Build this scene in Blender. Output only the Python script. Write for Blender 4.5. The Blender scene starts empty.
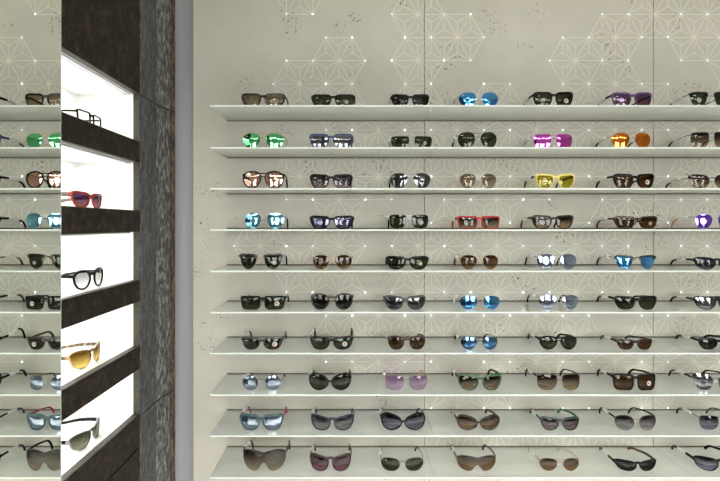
import bpy, bmesh, math, random
from mathutils import Vector
random.seed(7)
C = bpy.context.scene.collection
S = bpy.context.scene

# ------------------------------------------------------------------ camera, light, exposure
CX, CY, F = 353.0, 224.0, 480.0          # principal point and focal length of the photograph, in pixels
CAMZ = 1.5; WALL_Y = 1.79
cam_d = bpy.data.cameras.new('camera'); cam = bpy.data.objects.new('camera', cam_d); C.objects.link(cam)
cam.location = (0, 0, CAMZ); cam.rotation_euler = (math.pi/2, 0, 0)
cam_d.sensor_width = 36; cam_d.lens = 36*F/720
cam_d.shift_x = (360-CX)/720; cam_d.shift_y = -(240.5-CY)/720
cam_d.clip_start = 0.02
S.camera = cam
S.view_settings.view_transform = 'Standard'; S.view_settings.look = 'None'
S.view_settings.gamma = 1; S.view_settings.use_curve_mapping = False
S.view_settings.exposure = -0.07
w = bpy.data.worlds.new('world'); S.world = w; w.use_nodes = True
w.node_tree.nodes['Background'].inputs[0].default_value = (0.6, 0.63, 0.68, 1)
w.node_tree.nodes['Background'].inputs[1].default_value = 0.3

def area(name, loc, rot, sx, sy, power, col=(1, 1, 1), parent=None):
    d = bpy.data.lights.new(name, 'AREA'); d.shape = 'RECTANGLE'; d.size = sx; d.size_y = sy
    d.energy = power; d.color = col
    o = bpy.data.objects.new(name, d); C.objects.link(o); o.location = loc; o.rotation_euler = rot
    if parent: o.parent = parent
    return o
# unseen fill panels added behind the camera and overhead to brighten the shelves
FILL_PANES = [(-.30, .62), (1.0, .95), (2.75, .95)]
for wx, ww in FILL_PANES:
    l = area('shelf_fill_light', (wx, -3.9, 1.15), (math.radians(79), 0, math.radians((wx-.5)*7)), ww, 2.1, 16*ww, (0.97, 0.98, 0.96))
    l.data.spread = math.radians(62)
for yy, pw, sp in ((-0.1, 150, 75), (-3.0, 60, 180)):  # added overhead fill: the near one bounces off the floor
    l = area('overhead_fill_light', (1.2, yy, 2.93), (0, 0, 0), 4.2, 0.7, pw, (1.0, 0.97, 0.90))
    l.data.spread = math.radians(sp)
# added spots without visible fixtures, aimed to brighten the shelf tops
for sx_ in (-.35, .35, 1.05, 1.75, 2.45):
    d = bpy.data.lights.new('shelf_fill_spot', 'SPOT'); d.energy = 26; d.spot_size = math.radians(44); d.spot_blend = 1.0; d.shadow_soft_size = .16; d.color = (1.0, .965, .89)
    o = bpy.data.objects.new('shelf_fill_spot', d); C.objects.link(o); o.location = (sx_, -2.3, 2.80)
    o.rotation_euler = (Vector((sx_*.62+.16, WALL_Y, .78))-Vector(o.location)).to_track_quat('-Z', 'Y').to_euler()

# ------------------------------------------------------------------ helpers
def new_mat(name):
    m = bpy.data.materials.new(name); m.use_nodes = True
    return m, m.node_tree, m.node_tree.nodes['Principled BSDF']
def col4(c): return (c[0], c[1], c[2], 1)
def srgb(r, g, b):
    f = lambda v: (v/255/12.92) if v/255 <= .04045 else ((v/255+.055)/1.055)**2.4
    return (f(r), f(g), f(b))
MATS = {}
def plastic(c, rough=.28):
    k = ('p', c, rough)
    if k not in MATS:
        m, nt, b = new_mat('acetate'); b.inputs['Specular IOR Level'].default_value = .32 if max(c) > .02 else .16; b.inputs['Base Color'].default_value = col4(c); b.inputs['Roughness'].default_value = rough
        MATS[k] = m
    return MATS[k]
def metal(c, rough=.25):
    k = ('m', c, rough)
    if k not in MATS:
        m, nt, b = new_mat('metal'); b.inputs['Base Color'].default_value = col4(c); b.inputs['Roughness'].default_value = rough
        b.inputs['Metallic'].default_value = 1; MATS[k] = m
    return MATS[k]
def tortoise(c1=(.006, .004, .003), c2=(.075, .032, .010)):
    k = ('t', c1, c2)
    if k not in MATS:
        m, nt, b = new_mat('tortoiseshell'); tc = nt.nodes.new('ShaderNodeTexCoord'); n = nt.nodes.new('ShaderNodeTexNoise')
        n.inputs['Scale'].default_value = 90; r = nt.nodes.new('ShaderNodeValToRGB')
        r.color_ramp.elements[0].position = .52; r.color_ramp.elements[1].position = .68
        r.color_ramp.elements[0].color = col4(c1); r.color_ramp.elements[1].color = col4(c2)
        nt.links.new(tc.outputs['Object'], n.inputs['Vector']); nt.links.new(n.outputs[0], r.inputs[0])
        nt.links.new(r.outputs[0], b.inputs['Base Color']); b.inputs['Roughness'].default_value = .22; MATS[k] = m
    return MATS[k]
def lens_mat(key):
    if ('l', key) in MATS: return MATS[('l', key)]
    top, bot, mir, fac = LENS[key]
    m = bpy.data.materials.new('lens_'+key); m.use_nodes = True; nt = m.node_tree; nt.nodes.clear()
    out = nt.nodes.new('ShaderNodeOutputMaterial'); mix = nt.nodes.new('ShaderNodeMixShader')
    tr = nt.nodes.new('ShaderNodeBsdfTransparent'); gl = nt.nodes.new('ShaderNodeBsdfGlossy')
    gl.inputs['Color'].default_value = col4(mir if fac > .3 or key == 'clear' else [v*.42 for v in mir]); gl.inputs['Roughness'].default_value = .03
    tc = nt.nodes.new('ShaderNodeTexCoord'); sx = nt.nodes.new('ShaderNodeSeparateXYZ'); r = nt.nodes.new('ShaderNodeValToRGB')
    r.color_ramp.elements[0].position = .02; r.color_ramp.elements[1].position = .85
    r.color_ramp.elements[0].color = col4(bot); r.color_ramp.elements[1].color = col4(top)
    nt.links.new(tc.outputs['Generated'], sx.inputs[0]); nt.links.new(sx.outputs[2], r.inputs[0]); nt.links.new(r.outputs[0], tr.inputs[0])
    fr = nt.nodes.new('ShaderNodeFresnel'); fr.inputs[0].default_value = 1.30
    ad = nt.nodes.new('ShaderNodeMath'); ad.operation = 'ADD'; ad.use_clamp = True; ad.inputs[1].default_value = fac
    geo = nt.nodes.new('ShaderNodeNewGeometry'); sb = nt.nodes.new('ShaderNodeMath'); sb.operation = 'SUBTRACT'; sb.inputs[0].default_value = 1
    ml_ = nt.nodes.new('ShaderNodeMath'); ml_.operation = 'MULTIPLY'      # the coating lies on the outer faces only
    nt.links.new(fr.outputs[0], ad.inputs[0]); nt.links.new(geo.outputs['Backfacing'], sb.inputs[1])
    nt.links.new(ad.outputs[0], ml_.inputs[0]); nt.links.new(sb.outputs[0], ml_.inputs[1]); nt.links.new(ml_.outputs[0], mix.inputs[0])
    nt.links.new(tr.outputs[0], mix.inputs[1]); nt.links.new(gl.outputs[0], mix.inputs[2]); nt.links.new(mix.outputs[0], out.inputs[0])
    MATS[('l', key)] = m; return m

class MB:
    def __init__(s): s.v = []; s.f = []; s.mi = []
    def add(s, vs, fs, mi=0):
        o = len(s.v); s.v += [tuple(p) for p in vs]; s.f += [tuple(i+o for i in f) for f in fs]; s.mi += [mi]*len(fs)
    def box(s, x0, x1, y0, y1, z0, z1, mi=0):
        v = [(x, y, z) for x in (x0, x1) for y in (y0, y1) for z in (z0, z1)]
        s.add(v, [(0, 1, 3, 2), (4, 6, 7, 5), (0, 4, 5, 1), (2, 3, 7, 6), (0, 2, 6, 4), (1, 5, 7, 3)], mi)
    def ring_strip(s, loops, closed_path=False, caps=True, mi=0):
        n = len(loops[0]); vs = [p for l in loops for p in l]; fs = []
        m = len(loops)
        for i in range(m if closed_path else m-1):
            a = i*n; b = ((i+1) % m)*n
            for j in range(n):
                k = (j+1) % n; fs.append((a+j, a+k, b+k, b+j))
        if caps and not closed_path:
            fs.append(tuple(range(n))[::-1]); fs.append(tuple((m-1)*n+j for j in range(n)))
        s.add(vs, fs, mi)
    def sweep(s, pts, rw, rh, n=8, square=.6, mi=0):
        """elliptical/rounded bar along pts; rw sideways, rh upwards half sizes (lists or numbers)"""
        loops = []
        for i, p in enumerate(pts):
            p = Vector(p); a = Vector(pts[max(i-1, 0)]); b = Vector(pts[min(i+1, len(pts)-1)])
            t = (b-a).normalized(); up = Vector((0, 0, 1))
            if abs(t.z) > .93: up = Vector((0, 1, 0)) if abs(t.y) < .5 else Vector((1, 0, 0))
            side = t.cross(up).normalized(); u = side.cross(t).normalized()
            w_ = rw[i] if isinstance(rw, (list, tuple)) else rw; h_ = rh[i] if isinstance(rh, (list, tuple)) else rh
            L = []
            for k in range(n):
                an = 2*math.pi*(k+.5)/n; c, d = math.cos(an), math.sin(an)
                c = math.copysign(abs(c)**square, c); d = math.copysign(abs(d)**square, d)
                L.append(p+side*(c*w_)+u*(d*h_))
            loops.append(L)
        s.ring_strip(loops, mi=mi)
    def build(s, name, mats, parent=None, smooth=False, angle=40):
        me = bpy.data.meshes.new(name); me.from_pydata(s.v, [], s.f)
        if not isinstance(mats, (list, tuple)): mats = [mats]
        for m in mats: me.materials.append(m)
        me.polygons.foreach_set('material_index', s.mi)
        bm = bmesh.new(); bm.from_mesh(me); bmesh.ops.recalc_face_normals(bm, faces=bm.faces); bm.to_mesh(me); bm.free()
        if smooth:
            me.polygons.foreach_set('use_smooth', [True]*len(me.polygons)); me.set_sharp_from_angle(angle=math.radians(angle))
        me.update()
        o = bpy.data.objects.new(name, me); C.objects.link(o)
        if parent: o.parent = parent
        return o
def tag(o, label=None, cat=None, group=None, kind=None):
    if label: o['label'] = label
    if cat: o['category'] = cat
    if group: o['group'] = group
    if kind: o['kind'] = kind
    return o
def empty(name, loc, rz=0):
    o = bpy.data.objects.new(name, None); C.objects.link(o); o.location = loc; o.rotation_euler = (0, 0, rz)
    o.empty_display_size = .05; return o

# ------------------------------------------------------------------ surface materials
def noise_mat(name, stops, scale, rough, detail=6, bump=0, bscale=None, coords='Object', spec=.5, stretch=None):
    m, nt, b = new_mat(name); tc = nt.nodes.new('ShaderNodeTexCoord'); n = nt.nodes.new('ShaderNodeTexNoise')
    n.inputs['Scale'].default_value = scale; n.inputs['Detail'].default_value = detail; n.inputs['Roughness'].default_value = .65
    r = nt.nodes.new('ShaderNodeValToRGB')
    r.color_ramp.elements[0].position = stops[0][0]; r.color_ramp.elements[0].color = col4(stops[0][1])
    r.color_ramp.elements[1].position = stops[-1][0]; r.color_ramp.elements[1].color = col4(stops[-1][1])
    for p, c in stops[1:-1]:
        e = r.color_ramp.elements.new(p); e.color = col4(c)
    src = tc.outputs[coords]
    if stretch:
        mp = nt.nodes.new('ShaderNodeMapping'); mp.inputs['Scale'].default_value = (1, 1, stretch); nt.links.new(src, mp.inputs[0]); src = mp.outputs[0]
    nt.links.new(src, n.inputs['Vector']); nt.links.new(n.outputs[0], r.inputs[0]); nt.links.new(r.outputs[0], b.inputs['Base Color'])
    b.inputs['Roughness'].default_value = rough; b.inputs['Specular IOR Level'].default_value = spec
    if bump:
        n2 = nt.nodes.new('ShaderNodeTexNoise'); n2.inputs['Scale'].default_value = bscale or scale*2; n2.inputs['Detail'].default_value = 8
        bp = nt.nodes.new('ShaderNodeBump'); bp.inputs['Strength'].default_value = bump; bp.inputs['Distance'].default_value = .01
        nt.links.new(src, n2.inputs['Vector']); nt.links.new(n2.outputs[0], bp.inputs['Height']); nt.links.new(bp.outputs[0], b.inputs['Normal'])
    return m
def wall_mat():
    m, nt, b = new_mat('pitted_plaster'); N = nt.nodes.new; L = nt.links.new
    tc = N('ShaderNodeTexCoord')
    n = N('ShaderNodeTexNoise'); n.inputs['Scale'].default_value = 3.2; n.inputs['Detail'].default_value = 9; n.inputs['Roughness'].default_value = .6
    L(tc.outputs['Object'], n.inputs['Vector'])
    r = N('ShaderNodeValToRGB'); r.color_ramp.elements[0].position = .3; r.color_ramp.elements[1].position = .72
    r.color_ramp.elements[0].color = col4((.485, .470, .408)); r.color_ramp.elements[1].color = col4((.572, .558, .492)); L(n.outputs[0], r.inputs[0])
    # clusters of small dark pits
    m1 = N('ShaderNodeTexNoise'); m1.inputs['Scale'].default_value = 7.5; m1.inputs['Detail'].default_value = 2; L(tc.outputs['Object'], m1.inputs['Vector'])
    r1 = N('ShaderNodeValToRGB'); r1.color_ramp.elements[0].position = .595; r1.color_ramp.elements[1].position = .66; L(m1.outputs[0], r1.inputs[0])
    m2 = N('ShaderNodeTexNoise'); m2.inputs['Scale'].default_value = 110; m2.inputs['Detail'].default_value = 3; L(tc.outputs['Object'], m2.inputs['Vector'])
    r2 = N('ShaderNodeValToRGB'); r2.color_ramp.elements[0].position = .60; r2.color_ramp.elements[1].position = .64; L(m2.outputs[0], r2.inputs[0])
    mu = N('ShaderNodeMath'); mu.operation = 'MULTIPLY'; L(r1.outputs[0], mu.inputs[0]); L(r2.outputs[0], mu.inputs[1])
    mx = N('ShaderNodeMix'); mx.data_type = 'RGBA'; mx.inputs[7].default_value = col4((.17, .15, .10)); L(mu.outputs[0], mx.inputs[0]); L(r.outputs[0], mx.inputs[6])
    L(mx.outputs[2], b.inputs['Base Color']); b.inputs['Roughness'].default_value = .55; b.inputs['Specular IOR Level'].default_value = .25
    bp = N('ShaderNodeBump'); bp.inputs['Strength'].default_value = .15; bp.inputs['Distance'].default_value = .004; bp.invert = True
    L(mu.outputs[0], bp.inputs['Height']); L(bp.outputs[0], b.inputs['Normal'])
    return m
M_wall = wall_mat()
M_line = plastic((.72, .71, .62), .45)
M_groove = plastic((.10, .095, .075), .8)
M_dark = noise_mat('dark_stone', [(.36, (.006, .004, .0025)), (.52, (.018, .0125, .008)), (.70, (.060, .042, .027))], 38, .6, 8, .35, 160, spec=.22)
M_col = noise_mat('rough_grey_stone', [(.36, (.022, .0225, .023)), (.5, (.055, .056, .058)), (.66, (.15, .153, .158))], 90, .45, 10, .8, 60, stretch=.45)
M_ridge_lit = noise_mat('grey_stone_lit_ridge', [(.38, (.025, .025, .026)), (.5, (.10, .10, .102)), (.62, (.29, .29, .29))], 75, .5, 10, 1.0, 60, stretch=.5)  # lighter column stone: the ridge highlight is put into its colour
M_rust = noise_mat('rust_edge_stone', [(.38, (.02, .014, .01)), (.5, (.10, .07, .048)), (.64, (.25, .185, .14))], 80, .7, 10, 1.0, 100, stretch=.5)
M_liner = noise_mat('brushed_bronze_liner', [(.35, (.012, .010, .005)), (.65, (.06, .053, .030))], 120, .45, 6, .5, 250)
M_white = plastic((.86, .86, .85), .4)
M_alu = metal((.55, .55, .60), .42)
M_ceil = plastic((.5, .5, .48), .8)
M_floor = noise_mat('floor_stone', [(.3, (.58, .57, .54)), (.7, (.66, .65, .62))], 6, .45)
M_room = noise_mat('room_plaster', [(.3, (.42, .41, .39)), (.7, (.48, .47, .45))], 3, .7)
M_led = bpy.data.materials.new('led'); M_led.use_nodes = True
_b = M_led.node_tree.nodes['Principled BSDF']; _b.inputs['Emission Color'].default_value = (.55, .66, 1, 1); _b.inputs['Emission Strength'].default_value = 4.5
def mirror_mat():
    m, nt, b = new_mat('mirror_silver'); b.inputs['Metallic'].default_value = 1; b.inputs['Roughness'].default_value = 0.0
    b.inputs['Base Color'].default_value = (.92, .94, .90, 1); return m
M_mirror = mirror_mat()
def shelf_mat():
    m = bpy.data.materials.new('frosted_glass'); m.use_nodes = True; nt = m.node_tree; nt.nodes.clear(); N = nt.nodes.new; L = nt.links.new
    out = N('ShaderNodeOutputMaterial'); di = N('ShaderNodeBsdfDiffuse'); tr = N('ShaderNodeBsdfTranslucent'); gl = N('ShaderNodeBsdfGlossy')
    di.inputs[0].default_value = (.93, .95, .92, 1); tr.inputs[0].default_value = (.92, .95, .93, 1)
    gl.inputs['Roughness'].default_value = .09; gl.inputs['Color'].default_value = (1, 1, 1, 1)
    a = N('ShaderNodeMixShader'); a.inputs[0].default_value = .60; L(di.outputs[0], a.inputs[1]); L(tr.outputs[0], a.inputs[2])
    fr = N('ShaderNodeFresnel'); fr.inputs[0].default_value = 1.45
    b = N('ShaderNodeMixShader'); L(fr.outputs[0], b.inputs[0]); L(a.outputs[0], b.inputs[1]); L(gl.outputs[0], b.inputs[2]); L(b.outputs[0], out.inputs[0])
    return m
M_shelf = shelf_mat()
M_edge = plastic((.62, .68, .64), .3)

# ------------------------------------------------------------------ structure
WY = 1.79; FY = 1.575; XF = -.672; XM = -.6675
def zz(y, D): return CAMZ + (CY-y)*D/F
def xx(x, D): return (x-CX)*D/F
def yf_left(px): return -XF*F/(CX-px)       # depth of a point on the left facade
HCEIL = 2.95
# display wall: plaster panels with the star pattern
mb = MB(); mb.box(-1.0, 4.0, WY+.012, WY+.1, 0, HCEIL, 1)
seams = [-.597, .2664, 1.120, 1.974, 2.828, 3.68]
for a, b_ in zip(seams, seams[1:]+[4.0]): mb.box(a+.0011, b_-.0011, WY, WY+.013, 0, HCEIL, 0)
A = 26.3*WY/F; H = 23.17*WY/F
def lat(i2, j):   # i2 in half steps of A
    return (xx(339.05, WY)+i2*A/2, CAMZ+(CY-60.6)*WY/F-j*H)
hexes = {(-1,-3),(2,-2),(3,-1),(2,0),(0,0),(-1,1),(0,2),(2,2),(4,2),(6,0),(7,-1),(8,-2),(7,1),(9,-1),(6,2),(10,0),(8,2),(9,-3),(10,-2),(2,-4),(8,-4),
 (1,3),(3,3),(5,3),(7,3),(9,3),(10,2),(-1,5),(0,4),(1,5),(2,4),(3,5),(4,4),(5,5),(6,4),(7,5),(9,5),(10,4),
 (0,6),(4,6),(3,7),(7,7),(8,6),(9,7),(10,6),(-2,8),(0,8),(-1,9),(2,8),(4,8),(6,8),(0,10),(2,10),(3,9),(4,10),(7,9),(9,9),(5,9),(6,10),(10,8),(10,10),
 (0,12),(1,11),(3,11),(2,12),(4,12),(5,11),(6,12),(8,12),(9,11),(10,12),(1,13),(5,13),(7,13),(9,13),(3,15),(4,14),(8,14),(4,16),(3,17),(5,17),(6,16),(7,17),(11,5),(11,9)}
edges = set(); leds = {}
for (i, j) in hexes:
    c = (3*i, j)
    ring = [(c[0]+2, j), (c[0]+1, j-1), (c[0]-1, j-1), (c[0]-2, j), (c[0]-1, j+1), (c[0]+1, j+1)]
    for k in range(6):
        p, q = ring[k], ring[(k+1) % 6]
        edges.add(tuple(sorted([p, q]))); edges.add(tuple(sorted([c, p])))
        cen = ((c[0]+p[0]+q[0])/3, (c[1]+p[1]+q[1])/3)
        for t in (c, p, q): edges.add(tuple(sorted([t, cen])))
        leds[p] = 1
def strip(mb, p, q, wd, y, mi):
    a = Vector((*lat(*p), 0)); b_ = Vector((*lat(*q), 0)); d = (b_-a).normalized(); n = Vector((-d.y, d.x, 0))*wd/2
    vs = [(a+n), (b_+n), (b_-n), (a-n)]
    mb.add([(v.x, y, v.y) for v in vs]+[(v.x, y+.0008, v.y) for v in vs], [(0, 1, 2, 3), (0, 4, 5, 1), (1, 5, 6, 2), (2, 6, 7, 3), (3, 7, 4, 0)], mi)
for p, q in sorted(edges): strip(mb, p, q, .0019, WY-.0004, 2)
wall_back = tag(mb.build('wall_back', [M_wall, M_groove, M_line]), kind='structure')
def led_mesh(mb, p, r=.0019):
    x, z = lat(*p); n = 8
    vs = [(x+r*math.cos(2*math.pi*k/n), y, z+r*math.sin(2*math.pi*k/n)) for y in (WY-.0016, WY) for k in range(n)]
    mb.ring_strip([vs[:n], vs[n:]])
def led_key(p):
    x, z = lat(*p); px = CX+x*F/WY; py = CY-(z-CAMZ)*F/WY
    rows_hidden = any(abs(py-h) < 6 for h in (112, 151, 431))
    return (not (0 < px < 720 and 0 < py < 481)) or rows_hidden, round(abs(px-400)), p
order = sorted(leds, key=led_key); rest = MB()
for n_, p in enumerate(order):
    if n_ < 99 and not led_key(p)[0]:
        t = MB(); led_mesh(t, p, .0019 if (p[0]*7+p[1]*3) % 4 else .0027); t.build('led_light', M_led, wall_back)
    else: led_mesh(rest, p)
if rest.v: tag(rest.build('led_lights', M_led, wall_back), kind='stuff')

mb = MB(); mb.box(-1.2, 4.1, -4.1, WY+.1, -.1, 0); tag(mb.build('floor', M_floor), kind='structure')
mb = MB(); mb.box(-1.2, 4.1, -4.1, WY+.1, HCEIL, HCEIL+.1); tag(mb.build('ceiling', M_ceil), kind='structure')
mb = MB(); mb.box(4.0, 4.1, -4.1, WY+.1, 0, HCEIL); tag(mb.build('wall_right', M_room), kind='structure')
mb = MB(); mb.box(-1.2, 4.0, -4.1, -4.0, 0, HCEIL); tag(mb.build('wall_front', M_room), kind='structure')
mb = MB()
for wx, ww in FILL_PANES:
    a, b_ = wx-ww/2, wx+ww/2
    mb.box(a-.04, a, -4.0, -3.86, .06, 2.44); mb.box(b_, b_+.04, -4.0, -3.86, .06, 2.44); mb.box(a-.04, b_+.04, -4.0, -3.86, 2.40, 2.44); mb.box(a-.04, b_+.04, -4.0, -3.86, .06, .10)
    mb.box(a, b_, -3.89, -3.86, 1.55, 1.60)
tag(mb.build('fill_frame_1', plastic((.03, .03, .03))), kind='structure')  # unseen frames added around the fill panels
# left wall: dark stone panels (above and before the display cabinet) and rough column
YC = yf_left(140)                                   # where the column begins
Z = lambda v: CAMZ + v*1.0182
zt = Z(.4015)
mb = MB()
mb.box(XF-.30, XF, -.2, YC-.0015, zt+.001, HCEIL)
mb.box(XF-.30, XF, -4.0, -.2, 0, HCEIL)
tag(mb.build('wall_left', M_dark), kind='structure')
def column(z0, z1, mb):
    prof = [(XF-.30, YC+.0035), (XF-.002, YC+.0035), (XF, YC+.0055)]
    prof += [(XF, 1.640), (XF+.005, 1.668), (XF+.010, 1.698), (XF+.013, 1.725), (XF+.0145, 1.750), (XF+.0158, 1.772), (XF+.0160, 1.784), (XF+.010, 1.787)]
    prof.append((XF-.30, WY-.003))
    ny = len(prof)
    vs = [(x, y, z) for z in (z0, z1) for x, y in prof]; fs = [tuple(range(ny))[::-1], tuple(range(ny, 2*ny))]; o = len(mb.v)
    mb.add(vs, fs)
    for j in range(ny):
        k = (j+1) % ny; mb.add([vs[j], vs[k], vs[ny+k], vs[ny+j]], [(0, 1, 2, 3)], 1 if 6 <= j <= 11 else (3 if 3 <= j <= 5 else 0))
mb = MB()
zs = [0, Z(-.595), zt, HCEIL]
for a, b_ in zip(zs, zs[1:]): column(a+.002, b_-.002, mb)
mb.box(XF-.29, XF-.006, YC+.004, WY-.05, 0, HCEIL, 2)
o = mb.build('trim_2', [M_col, M_rust, M_groove, M_ridge_lit], smooth=True, angle=30); tag(o, kind='structure')
# grey metal cove between column and plaster
mb = MB(); prof = []
for k in range(9):
    t = k/8; prof.append((XF-.055+t*(.055+XF*0-(-.598)+XF-.0), WY+.006-.010*math.sin(t*math.pi*.5)))
prof = [(-.598-.0575*math.cos(k/12*math.pi/2), WY-.022+.026*math.sin(k/12*math.pi/2)) for k in range(13)]
mb.ring_strip([[(x, y, 0), (x, y, HCEIL), (x, y+.004, HCEIL), (x, y+.004, 0)] for x, y in prof])
tag(mb.build('trim_1', plastic((.27, .27, .295), .4), smooth=True), kind='structure')

# ------------------------------------------------------------------ display cabinet with five lit compartments
Y0 = .93; YS = .86
cab = empty('display_cabinet', (XF-.1, (YS+YC)/2, 0))
tag(cab, 'dark stone display cabinet of brightly lit white niches beside the mirror', 'display cabinet')
def P(o):
    o.matrix_parent_inverse = cab.matrix_world.inverted(); return o
cab_inv = (-(XF-.1), -(YS+YC)/2, 0)
def local(mb):
    mb.v = [(x+cab_inv[0], y+cab_inv[1], z) for x, y, z in mb.v]; return mb
ops = [(.4015, .2550), (.1895, .0415), (-.0240, -.1722), (-.2392, -.3775), (-.4480, -.5870)]
ops = [(Z(a), Z(b_)) for a, b_ in ops]
yj = yf_left(134)
mb = MB(); T = .018; q0 = .0016
mb.box(XF-T, XF, YS, Y0, Z(-.688), zt)                # near stile
for k, (a, b_) in enumerate(ops):
    nx = ops[k+1][0] if k < 4 else Z(-.688)
    mb.box(XF-T, XF, Y0, YC-.001, nx+(q0 if k < 4 else 0), b_-q0)
local(mb).build('front_frame', M_dark, cab)
mb = MB(); mb.box(XF-T, XF-.0005, YS, YC-.001, .1, Z(-.693)); local(mb).build('drawer_front', M_dark, cab)
BX = -.871
for k, (a, b_) in enumerate(ops):
    # liner ring just behind the face, then the white box
    mb = MB(); q = .0015
    mb.box(XF-.020, XF-.0008, YC-.003, YC-.001, b_, a)
    mb.box(XF-.020, XF-.0008, Y0, YC-.001, b_-q, b_)
    mb.box(XF-.020, XF-.0008, Y0, YC-.001, a, a+q)
    local(mb).build('liner', M_liner, cab)
    mb = MB(); e = .003; xi = XF-.0205
    mb.box(BX-e, BX, Y0-e, YC, b_-e, a+e)
    mb.box(BX, xi, YC-.001, YC+e-.001, b_-e, a+e)
    mb.box(BX, xi, Y0-e, Y0, b_-e, a+e)
    mb.box(BX, xi, Y0, YC-.001, b_-e, b_)
    mb.box(BX, xi, Y0, YC-.001, a, a+e)
    local(mb).build('compartment', M_white, cab)
    mb = MB(); mb.box(XF-.045, XF-.024, Y0+.01, YC-.012, a-.004, a); local(mb).build('light_strip', M_alu, cab)
    l = area('niche_light', ((BX+XF)/2-.01+cab_inv[0], (Y0+YC)/2+cab_inv[1], a-.006), (0, 0, 0), .12, .50, 1.0, (1, .99, .95), cab)
# mirror
YM = -XM*F/(CX-61.3)
mir = empty('wall_mirror', (XM, .45, 0)); tag(mir, 'tall wall mirror reflecting the sunglasses display, left of the lit niches', 'mirror')
def ml(mb): mb.v = [(x-XM, y-.45, z) for x, y, z in mb.v]; return mb
mb = MB(); mb.box(XM-.0045, XM, -.15, YM-.0022, .08, HCEIL-.02); ml(mb).build('mirror_glass', M_mirror, mir)
mb = MB(); mb.box(XM-.0045, XM, YM-.0022, YM, .08, HCEIL-.02); ml(mb).build('edge_strip', M_edge, mir)

# ------------------------------------------------------------------ glass shelves
YFR = [105, 147, 188, 229.3, 270.6, 311.8, 352.8, 394.4, 435.4, 477.2]
ZS = [zz(y, FY) for y in YFR]
ORD = ['top', 'second', 'third', 'fourth', 'fifth', 'sixth', 'seventh', 'eighth', 'ninth', 'tenth']
pieces = [(-.4695, .2658, 'left'), (.2670, 1.1195, 'middle'), (1.1207, 1.974, 'right')]
TH = .0052
for r, z in enumerate(ZS):
    for x0, x1, nm in pieces:
        e = empty('glass_shelf', ((x0+x1)/2, WY, z)); h = (x1-x0)/2
        row = 'topmost row' if r == 0 else ('lowest row in view' if r == 9 else ORD[r]+' row from the top')
        tag(e, f'frosted glass shelf pane, {nm} pane of the {row}', 'shelf', 'frosted glass shelf panes on the plaster wall')
        mb = MB(); d = FY-WY
        c = .0009
        mb.ring_strip([[(x, d+.0008, -TH+c), (x, d+.0008+c*.5, -TH), (x, -.001, -TH), (x, -.001, 0), (x, d+.0008+c*.5, 0), (x, d+.0008, -c)] for x in (-h, h)])
        mb.build('glass_pane', M_shelf, e)
        mb = MB(); mb.box(-h, h, d, d+.0008, -TH+.0006, -.0006); mb.build('polished_edge', M_edge, e)
        mb = MB(); mb.box(-h, h, -.004, 0, -TH-.0022, -TH-.0002); mb.box(-h, h, -.004, 0, .0002, .0034); mb.build('wall_channel', plastic((.11, .105, .075), .6), e)

# ------------------------------------------------------------------ eyewear
LENS = {
 'green': ((.19,.215,.135), (.27,.30,.20), (.8,.85,.8), .05),
 'black': ((.13,.13,.125), (.19,.19,.18), (.8,.8,.8), .05),
 'brown': ((.27,.18,.09), (.38,.27,.15), (.8,.75,.7), .05),
 'browngrad': ((.13,.085,.06), (.80,.68,.55), (.8,.8,.8), .06),
 'bronze': ((.27,.18,.10), (.68,.54,.38), (.8,.8,.8), .06),
 'palebrown': ((.50,.43,.34), (.72,.66,.56), (.9,.85,.8), .10),
 'grey': ((.18,.18,.19), (.30,.30,.31), (.8,.8,.85), .08),
 'greygrad': ((.12,.11,.13), (.84,.82,.85), (.8,.8,.85), .07),
 'purplegrad': ((.12,.075,.105), (.78,.62,.70), (.8,.8,.85), .07),
 'navygrad': ((.08,.085,.13), (.66,.66,.78), (.8,.8,.9), .07),
 'rosegrad': ((.13,.05,.085), (.78,.50,.62), (.8,.8,.85), .07),
 'violetbrown': ((.28,.18,.34), (.50,.30,.25), (.7,.6,.9), .14),
 'violetgrey': ((.18,.17,.24), (.28,.26,.34), (.65,.65,.95), .20),
 'lilac': ((.70,.55,.76), (.93,.82,.95), (.9,.8,.95), .12),
 'yellow': ((.62,.56,.10), (.78,.72,.25), (.9,.85,.4), .10),
 'copper': ((.50,.30,.22), (.60,.38,.28), (1,.72,.58), .42),
 'blue': ((.05,.22,.60), (.06,.30,.72), (.16,.55,1.0), .62),
 'steelblue': ((.06,.14,.28), (.08,.22,.40), (.16,.38,.72), .62),
 'lightblue': ((.08,.2,.3), (.1,.3,.4), (.30,.72,.95), .70),
 'greenmirror': ((.04,.2,.08), (.06,.3,.1), (.25,.92,.42), .70),
 'magenta': ((.3,.02,.3), (.35,.05,.3), (.95,.18,.85), .72),
 'orange': ((.4,.08,.01), (.5,.15,.01), (1,.32,.05), .72),
 'violet': ((.08,.04,.3), (.12,.06,.4), (.36,.20,1.0), .72),
 'silver': ((.22,.23,.24), (.30,.32,.33), (.50,.52,.54), .30),
 'silverblue': ((.35,.42,.55), (.50,.58,.70), (.46,.54,.68), .50),
 'greymirror': ((.16,.17,.18), (.25,.26,.27), (.42,.45,.49), .35),
  'smoke': ((.20,.16,.12), (.84,.77,.68), (.8,.8,.8), .06),
 'clear': ((.90,.91,.90), (.92,.93,.92), (1,1,1), .03),
 'palegrey': ((.62,.64,.64), (.85,.87,.86), (1,1,1), .08),
 'amber': ((.28,.19,.06), (.82,.70,.38), (.9,.85,.7), .06),
 'olive': ((.15,.15,.12), (.45,.45,.36), (.8,.85,.8), .08),
}
BLK = plastic((.004, .004, .0045), .22); MATT = plastic((.012, .012, .013), .5); WHT = plastic((.92, .92, .91), .35)
DBR = plastic((.022, .012, .008), .22); TOR = tortoise(); GOLD = metal((.42, .30, .15), .3); SIL = metal((.42, .42, .43), .3)
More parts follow.
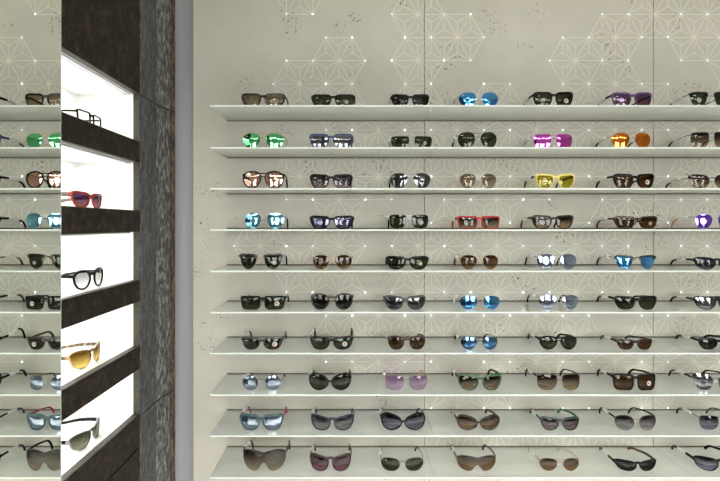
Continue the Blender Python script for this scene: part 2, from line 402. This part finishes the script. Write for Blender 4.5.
GUN = metal((.22, .22, .23), .3); CRM = plastic((.62, .55, .42), .35)
RED = plastic((.42, .02, .025), .25); YEL = plastic((.72, .62, .17), .3); PUR = plastic((.10, .055, .13), .25); BLU = plastic((.045, .075, .16), .25)
GRN = plastic((.03, .085, .035), .25); TEAL = plastic((.030, .072, .078), .25); IND = plastic((.010, .007, .030), .22); DGR = plastic((.045, .047, .052), .3)
PNK = plastic((.45, .015, .08), .3); EMR = plastic((.005, .17, .10), .3); BUR = plastic((.028, .008, .012), .2); TAUP = metal((.23, .17, .16), .35)
ORG = plastic((.62, .28, .08), .3); MAG = plastic((.5, .10, .32), .25); VRED = plastic((.38, .045, .025), .22); BRN = plastic((.10, .055, .03), .3)
SHP = {
 'way':  [(-.90,.55),(-.72,.86),(-.1,.94),(.72,1),(.98,.80),(.97,.35),(.84,-.30),(.55,-.85),(.10,-1),(-.40,-.93),(-.76,-.55),(-.90,.0)],
 'rect': [(-.95,.72),(-.80,1),(0,1),(.85,1),(1,.78),(.97,.1),(.88,-.72),(.62,-1),(-.1,-1),(-.66,-.97),(-.90,-.55)],
 'avi':  [(-.90,.38),(-.62,.85),(0,1),(.60,.88),(.97,.42),(.94,-.15),(.62,-.74),(.10,-1),(-.42,-.80),(-.80,-.25)],
 'sqav': [(-.90,.62),(-.72,.95),(0,1),(.78,.95),(1,.62),(.98,-.1),(.80,-.75),(.30,-1),(-.30,-.95),(-.72,-.55),(-.88,0)],
 'round':[(math.cos(a*math.pi/5), math.sin(a*math.pi/5)) for a in range(10)],
 'pant': [(-.93,.32),(-.66,.82),(0,1),(.70,.88),(1,.40),(.89,-.33),(.52,-.86),(0,-1),(-.52,-.86),(-.88,-.33)],
 'club': [(-.97,.62),(-.85,.92),(0,1),(.85,.95),(.98,.60),(.88,-.10),(.56,-.72),(.05,-1),(-.45,-.80),(-.82,-.20)],
 'cat':  [(-.92,.20),(-.62,.62),(0,.80),(.62,1),(1,.92),(.98,.2),(.74,-.62),(.25,-1),(-.35,-.98),(-.78,-.60)],
 'butt': [(-.85,-.05),(-.62,.48),(-.05,.85),(.55,1),(.97,.72),(1,.05),(.78,-.62),(.28,-1),(-.32,-.88),(-.72,-.52)],
 'sport':[(-.92,.25),(-.60,.78),(0,.95),(.60,1),(1,.80),(.95,.1),(.70,-.62),(.2,-1),(-.40,-.98),(-.80,-.50)],
}
def smooth_loop(P_, sub=4):
    n = len(P_); out = []
    for i in range(n):
        p0, p1, p2, p3 = (P_[(i+k-1) % n] for k in range(4))
        for s_ in range(sub):
            t = s_/sub
            f = lambda a, b, c, d: .5*((2*b)+(-a+c)*t+(2*a-5*b+4*c-d)*t*t+(-a+3*b-3*c+d)*t**3)
            out.append((f(p0[0], p1[0], p2[0], p3[0]), f(p0[1], p1[1], p2[1], p3[1])))
    xs = [p[0] for p in out]; zs_ = [p[1] for p in out]
    mx, mn, Mz, mz = max(xs), min(xs), max(zs_), min(zs_)
    return [((p[0]-(mx+mn)/2)*2/(mx-mn), (p[1]-(Mz+mz)/2)*2/(Mz-mz)) for p in out]
# per family: gap between lenses, side margin, rim (top, bottom), depth, construction
FAM = {
 'way': dict(gap=.021, m=.0050, tt=.0062, tb=.0034, d=.0045, k='plastic'),
 'rect': dict(gap=.020, m=.0045, tt=.0050, tb=.0028, d=.0045, k='plastic'),
 'pant': dict(gap=.026, m=.0045, tt=.0048, tb=.0034, d=.0045, k='plastic'),
 'cat': dict(gap=.019, m=.0035, tt=.0054, tb=.0034, d=.0050, k='plastic'),
 'butt': dict(gap=.016, m=.0035, tt=.0046, tb=.0038, d=.0050, k='plastic'),
 'pavi': dict(gap=.018, m=.0040, tt=.0044, tb=.0034, d=.0045, k='plastic', shape='avi', bar=1),
 'avi': dict(gap=.020, m=.0012, tt=.0009, tb=.0009, d=.0020, k='metal', bar=1),
 'sqav': dict(gap=.018, m=.0012, tt=.0010, tb=.0010, d=.0022, k='metal', bar=1),
 'mway': dict(gap=.020, m=.0015, tt=.0016, tb=.0012, d=.0028, k='metal', shape='pant'),
 'round': dict(gap=.024, m=.0015, tt=.0014, tb=.0014, d=.0025, k='metal'),
 'club': dict(gap=.025, m=.0065, tt=.0010, tb=.0010, d=.0022, k='metal', brow=1),
 'sport': dict(gap=.014, m=.0015, tt=.0030, tb=.0016, d=.0045, k='plastic', wrap=3.6),
 'rimless': dict(gap=.018, m=.0010, tt=.0004, tb=.0004, d=.0012, k='metal', shape='sport', wrap=3.2),
 'shield': dict(gap=.0, m=.001, tt=.0012, tb=.0006, d=.0020, k='metal', wrap=3.4),
}
def make_eyewear(fam, W, Hh, fm, lens, arm=None, tipm=None, tagged=True, sticker=None, armh=None, browm=None, wide=0, logo=True, conv=.009, alen=.132, tagm=None, deco=None, rise=0, name='sunglasses'):
    f = FAM[fam]; shape = SHP[f.get('shape', fam if fam in SHP else 'way')]
    root = empty(name, (0, 0, 0)); plasticf = f['k'] == 'plastic'
    kx = f.get('wrap', 2.0); tt, tb = f['tt']+wide, f['tb']+wide*.6
    armm = arm or fm
    if not plasticf and tipm is None: tipm = BLK
    b = (Hh-tt-tb)/2; zc = tb+b
    ymap = lambda x, z: kx*x*x + 1.3*(z-zc)**2
    if fam == 'shield':
        base = shield_loop(W/2-f['m'], b); lensdefs = [(1, base)]
    else:
        a = (W-f['gap']-2*f['m'])/4; cx = f['gap']/2+a
        sl = smooth_loop(shape); lensdefs = [(s, [(s*(cx+u*a), v*b) for u, v in sl]) for s in (-1, 1)]
    fr = MB(); lobj = []
    for s, lp in lensdefs:
        n = len(lp); inner = []; outer = []
        for i in range(n):
            p, q = lp[i-1], lp[(i+1) % n]; dx, dz = q[0]-p[0], q[1]-p[1]; L = math.hypot(dx, dz) or 1
            nx, nz = dz/L, -dx/L
            c_ = (sum(t[0] for t in lp)/n)
            if (lp[i][0]-c_)*nx + lp[i][1]*nz < 0: nx, nz = -nx, -nz
            th = tb+(tt-tb)*max(0, min(1, .5+nz))
            inner.append(lp[i]); outer.append((lp[i][0]+nx*th, lp[i][1]+nz*th))
        d = f['d']/2; loops = []
        for pi, po in zip(inner, outer):
            yi = ymap(pi[0], zc+pi[1])
            pm = ((pi[0]+po[0])/2, (pi[1]+po[1])/2)
            loops.append([(pi[0], yi-d, zc+pi[1]), (pm[0], yi-d*1.25, zc+pm[1]), (po[0], yi-d*.7, zc+po[1]), (po[0], yi+d*.7, zc+po[1]), (pm[0], yi+d, zc+pm[1]), (pi[0], yi+d*.8, zc+pi[1])])
        fr.ring_strip(loops, closed_path=True)
        # lens, slightly domed solid
        if fam == 'shield':
            sh = MB(); nc = 36; nr = 8; xs_ = [p[0] for p in inner]; X0, X1 = min(xs_), max(xs_); g_ = []
            for i in range(nc+1):
                x = X0+.0003+(X1-X0-.0006)*(.5-.5*math.cos(math.pi*i/nc)); cr = []
                for k in range(n):
                    (xa, za), (xb, zb_) = inner[k], inner[(k+1) % n]
                    if (xa-x)*(xb-x) <= 0 and xa != xb: cr.append(za+(zb_-za)*(x-xa)/(xb-xa))
                lo_, hi_ = min(cr), max(cr); g_.append([(x, zc+lo_+(hi_-lo_)*j/nr) for j in range(nr+1)])
            for i in range(nc):
                for j in range(nr):
                    q4 = [g_[i][j], g_[i+1][j], g_[i+1][j+1], g_[i][j+1]]
                    sh.add([(x, ymap(x, z)-.0006, z) for x, z in q4], [(0, 1, 2, 3)]); sh.add([(x, ymap(x, z)+.0006, z) for x, z in q4], [(3, 2, 1, 0)])
                for j0, fl in ((0, 0), (nr, 1)):
                    a_, b2 = g_[i][j0], g_[i+1][j0]; e4 = [(a_[0], ymap(*a_)-.0006, a_[1]), (a_[0], ymap(*a_)+.0006, a_[1]), (b2[0], ymap(*b2)+.0006, b2[1]), (b2[0], ymap(*b2)-.0006, b2[1])]
                    sh.add(e4, [(0, 1, 2, 3) if fl else (3, 2, 1, 0)])
            lo = sh.build('lens', lens_mat(lens), root)
            bm = bmesh.new(); bm.from_mesh(lo.data); bmesh.ops.remove_doubles(bm, verts=bm.verts, dist=.00002); bmesh.ops.holes_fill(bm, edges=bm.edges); bmesh.ops.recalc_face_normals(bm, faces=bm.faces); bm.to_mesh(lo.data); bm.free()
            lo.data.polygons.foreach_set('use_smooth', [True]*len(lo.data.polygons)); lobj.append((s, lp, lo, 0)); continue
        lm = MB(); rings = 4; cxl = sum(t[0] for t in lp)/n; vs = []; fs = []
        for side in (0, 1):
            vs.append((cxl, ymap(cxl, zc)-(.0012 if side == 0 else 0), zc))
            for r_ in range(1, rings+1):
                k = r_/rings
                for pi in inner:
                    x = cxl+(pi[0]-cxl)*k; z = zc+pi[1]*k
                    vs.append((x, ymap(x, z)-.0014*(1-k*k)-(.0006 if side == 0 else -.0006), z))
        N_ = 1+rings*n
        for side in (0, 1):
            o_ = side*N_
            for j in range(n): fs.append((o_, o_+1+j, o_+1+(j+1) % n))
            for r_ in range(rings-1):
                for j in range(n):
                    a0 = o_+1+r_*n+j; a1 = o_+1+r_*n+(j+1) % n; fs.append((a0, a0+n, a1+n, a1))
        for j in range(n):
            a0 = 1+(rings-1)*n+j; a1 = 1+(rings-1)*n+(j+1) % n; fs.append((a0, a1, a1+N_, a0+N_))
        lm.add(vs, fs); lo = lm.build('lens', lens_mat(lens), root, smooth=True, angle=60); lobj.append((s, lp, lo, cxl))
    # bridge
    zt_ = zc+b
    if fam != 'shield':
        g = f['gap']/2
        def innerx(v):    # inner edge of the lens at height v
            lp = lensdefs[1][1]; return min((p[0] for p in lp if abs(p[1]/b-v) < .3), default=g)
        def bar(v, rw, rh, arch):
            xe = innerx(v)+tb*.3; pts = []
            for k in range(9):
                x = -xe+2*xe*k/8; z = zc+v*b+arch*(1-(x/xe)**2); pts.append((x, ymap(x, z), z))
            fr.sweep(pts, rw, rh)
        if fam == 'butt': bar(.05, .0022, .0030, .001)
        elif plasticf and not f.get('bar'): bar(.62 if fam != 'rect' else .7, .0022, .0044+wide*.7, .0018)
        elif plasticf: bar(.85, .002, .0018, .0); bar(.35, .002, .0016, .002)
        elif f.get('bar'): bar(.84, .0008, .0008, .0004); bar(.30, .0008, .0009, .003)
        else: bar(.42, .0010, .0012, .003)
        if not plasticf:     # nose pads
            for s in (-1, 1):
                x = s*(g*.62); z = zc-.02*b
                pm = MB(); pm.sweep([(x, ymap(x, z)+.0045, z+.004), (x*1.1, ymap(x, z)+.006, z), (x*1.2, ymap(x, z)+.0065, z-.005)], .0008, .0018)
                pm.sweep([(s*(innerx(.2)+.0006), ymap(x, z), z+.004), (x, ymap(x, z)+.0045, z+.001)], .0004, .0004, n=6)
                pm.build('nose_pad', plastic((.6, .6, .56), .3), root, smooth=True)
    # end pieces and temples
    hv = {'round': .25, 'avi': .62, 'sqav': .70, 'pavi': .62, 'pant': .62, 'mway': .68, 'butt': .35, 'rimless': .45, 'sport': .55, 'shield': .62, 'cat': .68}.get(fam, .80)
    zh = zc+hv*b
    AH = armh or (.0042 if plasticf else .0011)
    for s in (-1, 1):
        lp = lensdefs[0][1] if (s == -1 or fam == 'shield') else lensdefs[1][1]
        xe = max((abs(p[0]) for p in lp if abs(p[1]/b-hv) < .28 and p[0]*s > 0), default=W/2-.004)
        yh = ymap(xe, zh); xo = max(W/2-.0012, xe+.0012)
        fr.sweep([(s*(xe-.0005), yh, zh), (s*(xo-.0012), yh+.0006, zh), (s*xo, yh+.003, zh), (s*xo, yh+.007, zh)], [.0024, .0024, .0022, .0021] if plasticf else .0010, [AH*1.5, AH*1.35, AH*1.1, AH] if AH > .0012 else .0012)
        am = MB(); pts = []; rh = []; rw = []
        sag = min(.007, max(0, zh-.020))-rise
        zb = max(AH, .0016 if not plasticf else .0024)
        n1 = 9; y1 = yh+.007; yb = yh+alen*.72; ye = yh+alen
        for k in range(n1+1):
            t = k/n1; y = y1+(yb-y1)*t; bow = .002*math.sin(t*math.pi)
            pts.append((s*(xo+bow-conv*.55*t*t), y, zh+.001*math.sin(t*math.pi)-sag*t*t))
            rh.append(AH*(1-.30*t) if AH > .0012 else AH); rw.append(.0025 if plasticf or AH > .002 else .0011)
        nb = 7; split = len(pts)
        for k in range(1, nb+1):
            t = k/nb; an = t*math.radians(68)
            y = yb+(ye-yb)*(math.sin(an)/math.sin(math.radians(68))); z = zh-sag-(zh-sag-zb-.0008)*((1-math.cos(an))/(1-math.cos(math.radians(68))))
            pts.append((s*(xo-conv*(.55+.45*t)), y, z)); tw = 1+.12*t
            rh.append((AH*.72+.0008*t if AH > .0012 else .0018)*tw if (plasticf or tipm) else AH); rw.append(.0029 if plasticf or tipm else .0011)
        low = min(p[2]-q for p, q in zip(pts, rh)); 
        if low < .0004: pts = [(p[0], p[1], max(p[2], q+.0006)) for p, q in zip(pts, rh)]
        if tipm:
            am.sweep(pts[:split+1], rw[:split+1], rh[:split+1]); to = am.build('temple', armm, root, smooth=True)
            t2 = MB(); k0 = split-2
            t2.sweep(pts[k0:], [max(w_, .0014) for w_ in rw[k0:]], [max(.0019, h_) for h_ in rh[k0:]]); t2.build('temple_tip', tipm, to, smooth=True)
        else:
            am.sweep(pts, rw, rh); to = am.build('temple', armm, root, smooth=True)
        if deco and AH > .0012:
            dm = MB(); p = Vector(pts[2]); q = Vector(pts[3]); dm.sweep([p-Vector((0, .003, 0)), q], .0019, AH*.75); dm.build('hinge_ornament', deco, to, smooth=True)
        if tagged and s == -1:
            hh = max(AH*1.0, .0030)
            tm = MB(); tm.sweep([Vector(pts[k]) for k in range(3, 9)], .0038, max(.0042, hh*1.1), square=.4); tm.build('security_tag', tagm or WHT, to, smooth=True, angle=30)
    fr.build('frame', fm, root, smooth=True, angle=35)
    # browline
    if f.get('brow'):
        for s, lp in lensdefs:
            pts = [p for p in lp if p[1] > .42*b]; pts = sorted(pts, key=lambda p: p[0]*s)
            ext = (pts[-1][0]+s*.005, pts[-1][1]+.003)
            pts = pts+[ext]
            bm_ = MB(); bm_.sweep([(x, ymap(x, zc+z)-.001, zc+z+.0008) for x, z in pts], .0028, [.0018+.0018*min(1, i/len(pts)*1.4) for i in range(len(pts))]); bm_.build('brow', browm or BLK, root, smooth=True)
    for s, lp, lo, cxl in lobj:
        if sticker and (s == 1):
            # round sticker low on the outer side of the lens
            kind = sticker; rr = .0080 if kind == 'polar' else .0058
            sx = cxl+.006; sz = zc-.12*b
            def disc(r0, r1, cx0, cz0, off, n=16):
                vs = []; fs = []
                for r_ in (r0, r1):
                    for k in range(n):
                        an = 2*math.pi*k/n; x = cx0+r_*math.cos(an); z = cz0+r_*math.sin(an)
                        vs.append((x, ymap(x, z)-.0014*(1-min(1, ((x-cxl)/.02)**2))-.0010-off, z))
                for k in range(n): fs.append((k, (k+1) % n, n+(k+1) % n, n+k))
                return vs, fs
            sm = MB()
            if kind == 'polar':
                v_, f_ = disc(.0001, rr, sx, sz, 0); sm.add(v_, f_, 0)
                v_, f_ = disc(.0001, .0034, sx-.0012, sz+.0005, .0002); sm.add(v_, f_, 1)
                v_, f_ = disc(.0048, .0062, sx, sz, .0002); sm.add(v_, f_, 2)
                sm.build('sticker', [plastic((.62, .62, .62), .5), plastic((.55, .03, .03), .4), plastic((.35, .35, .36), .4)], lo)
            else:
                m_ = plastic((.62, .55, .32), .35) if kind == 'gold' else plastic((.62, .62, .58), .35)
                v_, f_ = disc(.0042, rr, sx, sz, 0); sm.add(v_, f_, 0); v_, f_ = disc(.0001, .0020, sx, sz, .0001); sm.add(v_, f_, 0)
                sm.build('sticker', [m_], lo)
        if logo and s == -1 and fam != 'shield':
            lg = MB(); x0 = cxl-.36*abs(lp[0][0]-cxl)-.008; z0 = zc+.62*b
            for k in range(3):
                x = x0+k*.0023; y = ymap(x, z0)-.0024
                lg.add([(x, y, z0-.0008), (x+.0016, y, z0-.0004), (x+.0018, y, z0+.0009), (x+.0003, y, z0+.0006)], [(0, 1, 2, 3)])
            lg.build('logo_mark', WHT, lo)
    return root
def shield_loop(a, b):
    right = [(0, .78), (.25, .92), (.6, 1), (.92, .85), (1, .45), (.96, -.15), (.78, -.75), (.48, -1), (.26, -.82), (.13, -.38), (0, -.12)]
    P_ = right + [(-x, z) for x, z in right[1:-1]][::-1]
    l = smooth_loop(P_, 3); return [(u*a, v*b) for u, v in l]

GL = []
def G(r, c, xl, xr, yt, fam, fm, lens, label, **kw): GL.append((r, c, xl, xr, yt, fam, fm, lens, label, kw))
G(1,1,240.8,285,93,'way',TOR,'palebrown','dark tortoise frames with pale brown lenses',logo=False)
G(1,2,311.2,355,94,'way',BLK,'green','glossy black frames, dark green lenses, pale ring sticker',sticker='ring')
G(1,3,391,429.5,94,'way',BLK,'black','small square black frames with near-black lenses')
G(1,4,459,499,92,'avi',SIL,'blue','aviators with bright blue mirror lenses',tipm=WHT)
G(1,5,533.7,573.8,91.5,'way',BLK,'green','black frames with a red and white sticker on dark lens',sticker='polar')
G(1,6,612.5,653,92,'way',PUR,'violetbrown','purple frames with violet brown lenses')
G(1,7,690,731,92.5,'club',GUN,'green','black browline sunglasses at the right edge',browm=BLK,arm=BLK)
G(2,1,242,283.8,133,'avi',GOLD,'greenmirror','aviators with bright green mirror lenses',tipm=WHT)
G(2,2,309,353,133.5,'way',BLU,'greymirror','navy blue frames with grey reflecting lenses',logo=False)
G(2,3,391,432.5,136,'sqav',GUN,'green','thin rimmed square dark green lenses with ring sticker',sticker='ring')
G(2,4,458,497.5,132,'avi',BLK,'green','black wire aviators with dark green lenses')
G(2,5,534.3,573,134,'sqav',MAG,'magenta','sunglasses with magenta mirror lenses',tipm=WHT,logo=False)
G(2,6,612.5,651.8,132.5,'avi',GOLD,'orange','aviators with orange mirror lenses')
G(2,7,691.8,731,132,'sqav',GUN,'browngrad','square metal sunglasses with dark brown gradient lenses')
G(3,1,242,284,171,'pavi',BLK,'copper','thick black aviators with pink copper lenses',logo=False,alen=.12)
G(3,2,309.5,352.5,174,'way',BLK,'purplegrad','black frames with dark purple gradient lenses')
G(3,3,390,431,173,'avi',GUN,'silver','gunmetal aviators with silver grey mirror lenses',arm=BLK)
G(3,4,460,497,173.5,'avi',SIL,'palebrown','silver aviators with pale taupe lenses',tipm=WHT,logo=False)
G(3,5,536,575.8,173.5,'way',YEL,'yellow','yellow frames with olive yellow lenses',arm=PUR,logo=False)
G(3,6,614,655.5,173.5,'way',BLK,'brown','black frames, brown lenses, red and white sticker',sticker='polar')
G(3,7,690.8,733,174,'rimless',BLK,'browngrad','rimless sunglasses with brown gradient lenses at right edge',arm=BLK)
G(4,1,244,284,213,'avi',SIL,'lightblue','aviators with light blue mirror lenses',logo=False)
G(4,2,309.5,354,215.5,'way',BLK,'violetgrey','black frames with violet grey mirror lenses')
G(4,3,389,429,214.5,'sqav',SIL,'green','silver square-lens frames, dark green lenses, ring sticker',sticker='ring')
G(4,4,458,500.5,216,'rect',RED,'browngrad','bright red frames with brown gradient lenses',logo=False)
G(4,5,532.5,574.5,215,'way',DBR,'browngrad','dark brown frames with brown gradient lenses')
G(4,6,615,659,216,'way',TOR,'brown','tortoise frames, brown lenses, gold ring sticker',sticker='gold')
G(4,7,696,734,214,'avi',SIL,'violet','sunglasses with violet mirror lenses and orange temple tips',tipm=ORG,logo=False)
G(5,1,238,283,254.5,'club',GOLD,'green','tortoise browline frames with green lenses, gold rims',browm=TOR,arm=TOR,sticker='ring')
G(5,2,312.5,352,255,'avi',GOLD,'bronze','gold aviators with brown fading lenses, tortoise temples',arm=TOR,armh=.0022)
G(5,3,386,429,256,'way',BLK,'green','black frames, green lenses, gold ring sticker',sticker='gold')
G(5,4,460.5,499,255,'avi',GOLD,'bronze','gold wire aviators with brown lenses, thin grey temples',arm=GUN)
G(5,5,537.5,577.5,254,'avi',GUN,'silverblue','gunmetal aviators with silvery blue lenses',arm=BLK)
G(5,6,615,657.5,256,'club',GOLD,'blue','tortoise browline frames with bright blue mirror lenses',browm=TOR,arm=TOR)
G(5,7,697,737,257,'sport',MATT,'grey','matt black frames with grey lenses at right edge',armh=.0036)
G(6,1,240,285,296,'rect',BLK,'green','black rectangular frames with red and white sticker',sticker='polar')
G(6,2,310.8,353,293.5,'pant',TOR,'black','round tortoise frames with black lenses')
G(6,3,384,426,295.5,'way',DGR,'silver','charcoal frames with silver mirror lenses',logo=False)
G(6,4,460,500.5,296,'avi',GOLD,'blue','small aviators with bright blue mirror lenses',tipm=WHT)
G(6,5,539.5,579.5,295,'avi',SIL,'silverblue','silver aviators with pale icy blue lenses')
G(6,6,615.5,658,296,'way',BLK,'green','plain glossy black frames with green lenses')
G(6,7,697,737,296.5,'sport',MATT,'greymirror','black wraparound frames with mirrored grey lenses',armh=.0036)
G(7,1,241,282.5,337,'way',TOR,'green','tortoise frames, green lenses, red and white sticker',sticker='polar',rise=.010)
G(7,2,310,353,336.5,'way',BLK,'green','black frames, green lenses, red and white sticker',sticker='polar',rise=.020)
G(7,3,388,425.5,336,'pant',DBR,'brown','brown rounded frames with brown lenses',logo=False)
G(7,4,461,498,337,'avi',BLK,'steelblue','black wire aviators with steel blue mirror lenses')
G(7,5,540,577.5,336,'pavi',BLK,'green','thick black plastic aviators with dark green lenses')
G(7,6,617.5,653,339,'way',DBR,'brown','small dark brown frames with brown lenses',conv=.014)
G(7,7,699.5,738,338,'way',BLK,'black','black frames with black lenses at right edge',conv=.014)
G(8,1,242,280.5,375.5,'round',GUN,'silverblue','round wire frames with pale blue mirror lenses',logo=False,arm=GOLD,tipm=TOR)
G(8,2,308.8,351,373,'butt',BLK,'green','large rounded glossy black frames with dark green lenses',rise=.004)
G(8,3,385.5,427.5,376,'sqav',SIL,'lilac','thin silver frames with lilac pink lenses',logo=False,tipm=ORG)
G(8,4,458,502.5,374.5,'way',GRN,'browngrad','green frames with brown gradient lenses and black temples',arm=BLK)
G(8,5,538,581,374.5,'sqav',TAUP,'browngrad','sunglasses with brown gradient lenses in bronze square metal frames',arm=BLK,armh=.0028)
G(8,6,613.8,657,374.5,'rect',BLK,'brown','black rectangular frames, brown lenses, red and white sticker',sticker='polar',conv=.016)
G(8,7,695,736,374,'rimless',GUN,'greymirror','rimless sports sunglasses with grey mirror lenses',arm=BLK,armh=.0032)
G(9,1,239.5,283,414,'way',TEAL,'silverblue','thick teal frames, pale blue lenses, pink temples',arm=PNK,wide=.0018,logo=False,armh=.0034)
G(9,2,311,353.8,415,'cat',IND,'greygrad','indigo frames with grey gradient lenses',logo=False,armh=.0030)
G(9,3,381,425.5,413,'butt',BLK,'navygrad','large black butterfly frames with crossed bridge',logo=False,deco=SIL,armh=.0034)
G(9,4,457.5,500,415,'butt',DBR,'bronze','large dark brown frames with cream temple fronts',arm=BLK,deco=CRM,logo=False,wide=.0008,tagm=CRM)
G(9,5,541,580,417,'way',plastic((.012,.03,.022),.25),'purplegrad','dark green frames with emerald green temples',arm=EMR,logo=False,conv=.014)
G(9,6,615.8,657.5,415.5,'mway',TAUP,'greygrad','taupe metal frames with grey gradient lenses',arm=BLK,armh=.0028,logo=False,conv=.016)
G(9,7,700.8,741,416,'sqav',GUN,'navygrad','gunmetal frames with navy gradient lenses at right edge',arm=BLK,logo=False,conv=.014)
G(10,1,242,285.5,450,'shield',GUN,'smoke','oversized frameless grey brown shield sunglasses',arm=DBR,armh=.0045,deco=GOLD)
G(10,2,310,351,454,'cat',BUR,'rosegrad','dark burgundy wraparound frames with rose gradient lenses',armh=.0040,deco=SIL,logo=False)
G(10,3,381,423.8,458,'mway',TAUP,'green','slim rounded brown metal frames with grey green lenses',arm=TAUP,tipm=BLK)
G(10,4,457.5,497,456,'shield',GUN,'bronze','single-lens brown shield sunglasses with taupe temples',arm=TAUP,armh=.0040,deco=SIL)
G(10,5,540,580,458.5,'avi',GOLD,'bronze','pale gold aviators with brown lenses and cream temple',arm=CRM,armh=.0026,tipm=CRM,logo=False,conv=.014)
G(10,6,616.8,658.8,460.5,'sport',BLK,'black','narrow black wraparound frames with brown temples',arm=BRN,armh=.0050,logo=False,conv=.018)
G(10,7,697.5,742,457.5,'sport',BLK,'navygrad','black wraparound sports frames with violet lenses',armh=.0050,logo=False,conv=.014)
DG = 1.612
for r, c, xl, xr, yt, fam, fm, lens, label, kw in GL:
    if c == 2 or c == 1: kw.setdefault('conv', .006)
    W = (xr-xl)*DG/F; z = ZS[r-1]; ztop = zz(yt, DG); Hh = max(.026, ztop-z)
    o = make_eyewear(fam, W, Hh, fm, lens, **kw)
    o.location = (xx((xl+xr)/2, DG), DG-.001, z+.0004)
    pos = 'on the top shelf' if r == 1 else ('on the bottom shelf' if r == 10 else f'on the {ORD[r-1]} shelf')
    tag(o, label+' '+pos, 'sunglasses', 'sunglasses on the frosted glass shelves')

NG = [
 (0, 79, 103.5, .043, 'rect', BLK, 'clear', 'eyeglasses', 'thin black eyeglasses with clear lenses in the topmost lit niche', 'eyeglasses', dict(tagged=False, logo=False, wide=-.0012, armh=.0026)),
 (1, 74, 105.5, .044, 'way', VRED, 'violetbrown', 'sunglasses', 'red framed sunglasses in a lit white niche', 'sunglasses', dict(tagged=False, arm=plastic((.16, .13, .12), .3), armh=.0060, wide=.0008, deco=SIL, logo=False)),
 (2, 77, 106, .053, 'pant', BLK, 'palegrey', 'sunglasses', 'black oval sunglasses with silver temple detail in a lit niche', 'sunglasses', dict(tagged=False, arm=BLK, armh=.0045, deco=SIL, wide=.0018, logo=False)),
 (3, 75, 107, .050, 'sport', GOLD, 'amber', 'sunglasses', 'gold sunglasses with amber gradient lenses in a lit niche', 'sunglasses', dict(tagged=False, arm=tortoise((.08, .05, .03), (.5, .36, .2)), armh=.0052, deco=GOLD, logo=False)),
 (4, 74, 107, .046, 'sport', GUN, 'olive', 'sunglasses', 'grey wraparound sunglasses with olive lenses in the lowest lit niche', 'sunglasses', dict(tagged=False, arm=BLK, armh=.0055, deco=plastic((.1, .45, .5), .25), logo=False)),
]
for k, x0, x1, Hh, fam, fm, lens, nm, label, cat, kw in NG:
    xg = -.714; ya = -xg*F/(CX-x0); yb = -xg*F/(CX-x1)
    o = make_eyewear(fam, min(yb-ya, .148), Hh, fm, lens, name=nm, alen=.128, **kw)
    o.location = (xg, (ya+yb)/2, ops[k][1]+.0004); o.rotation_euler = (0, 0, math.pi/2)
    tag(o, label, cat, 'eyewear in the lit niches')
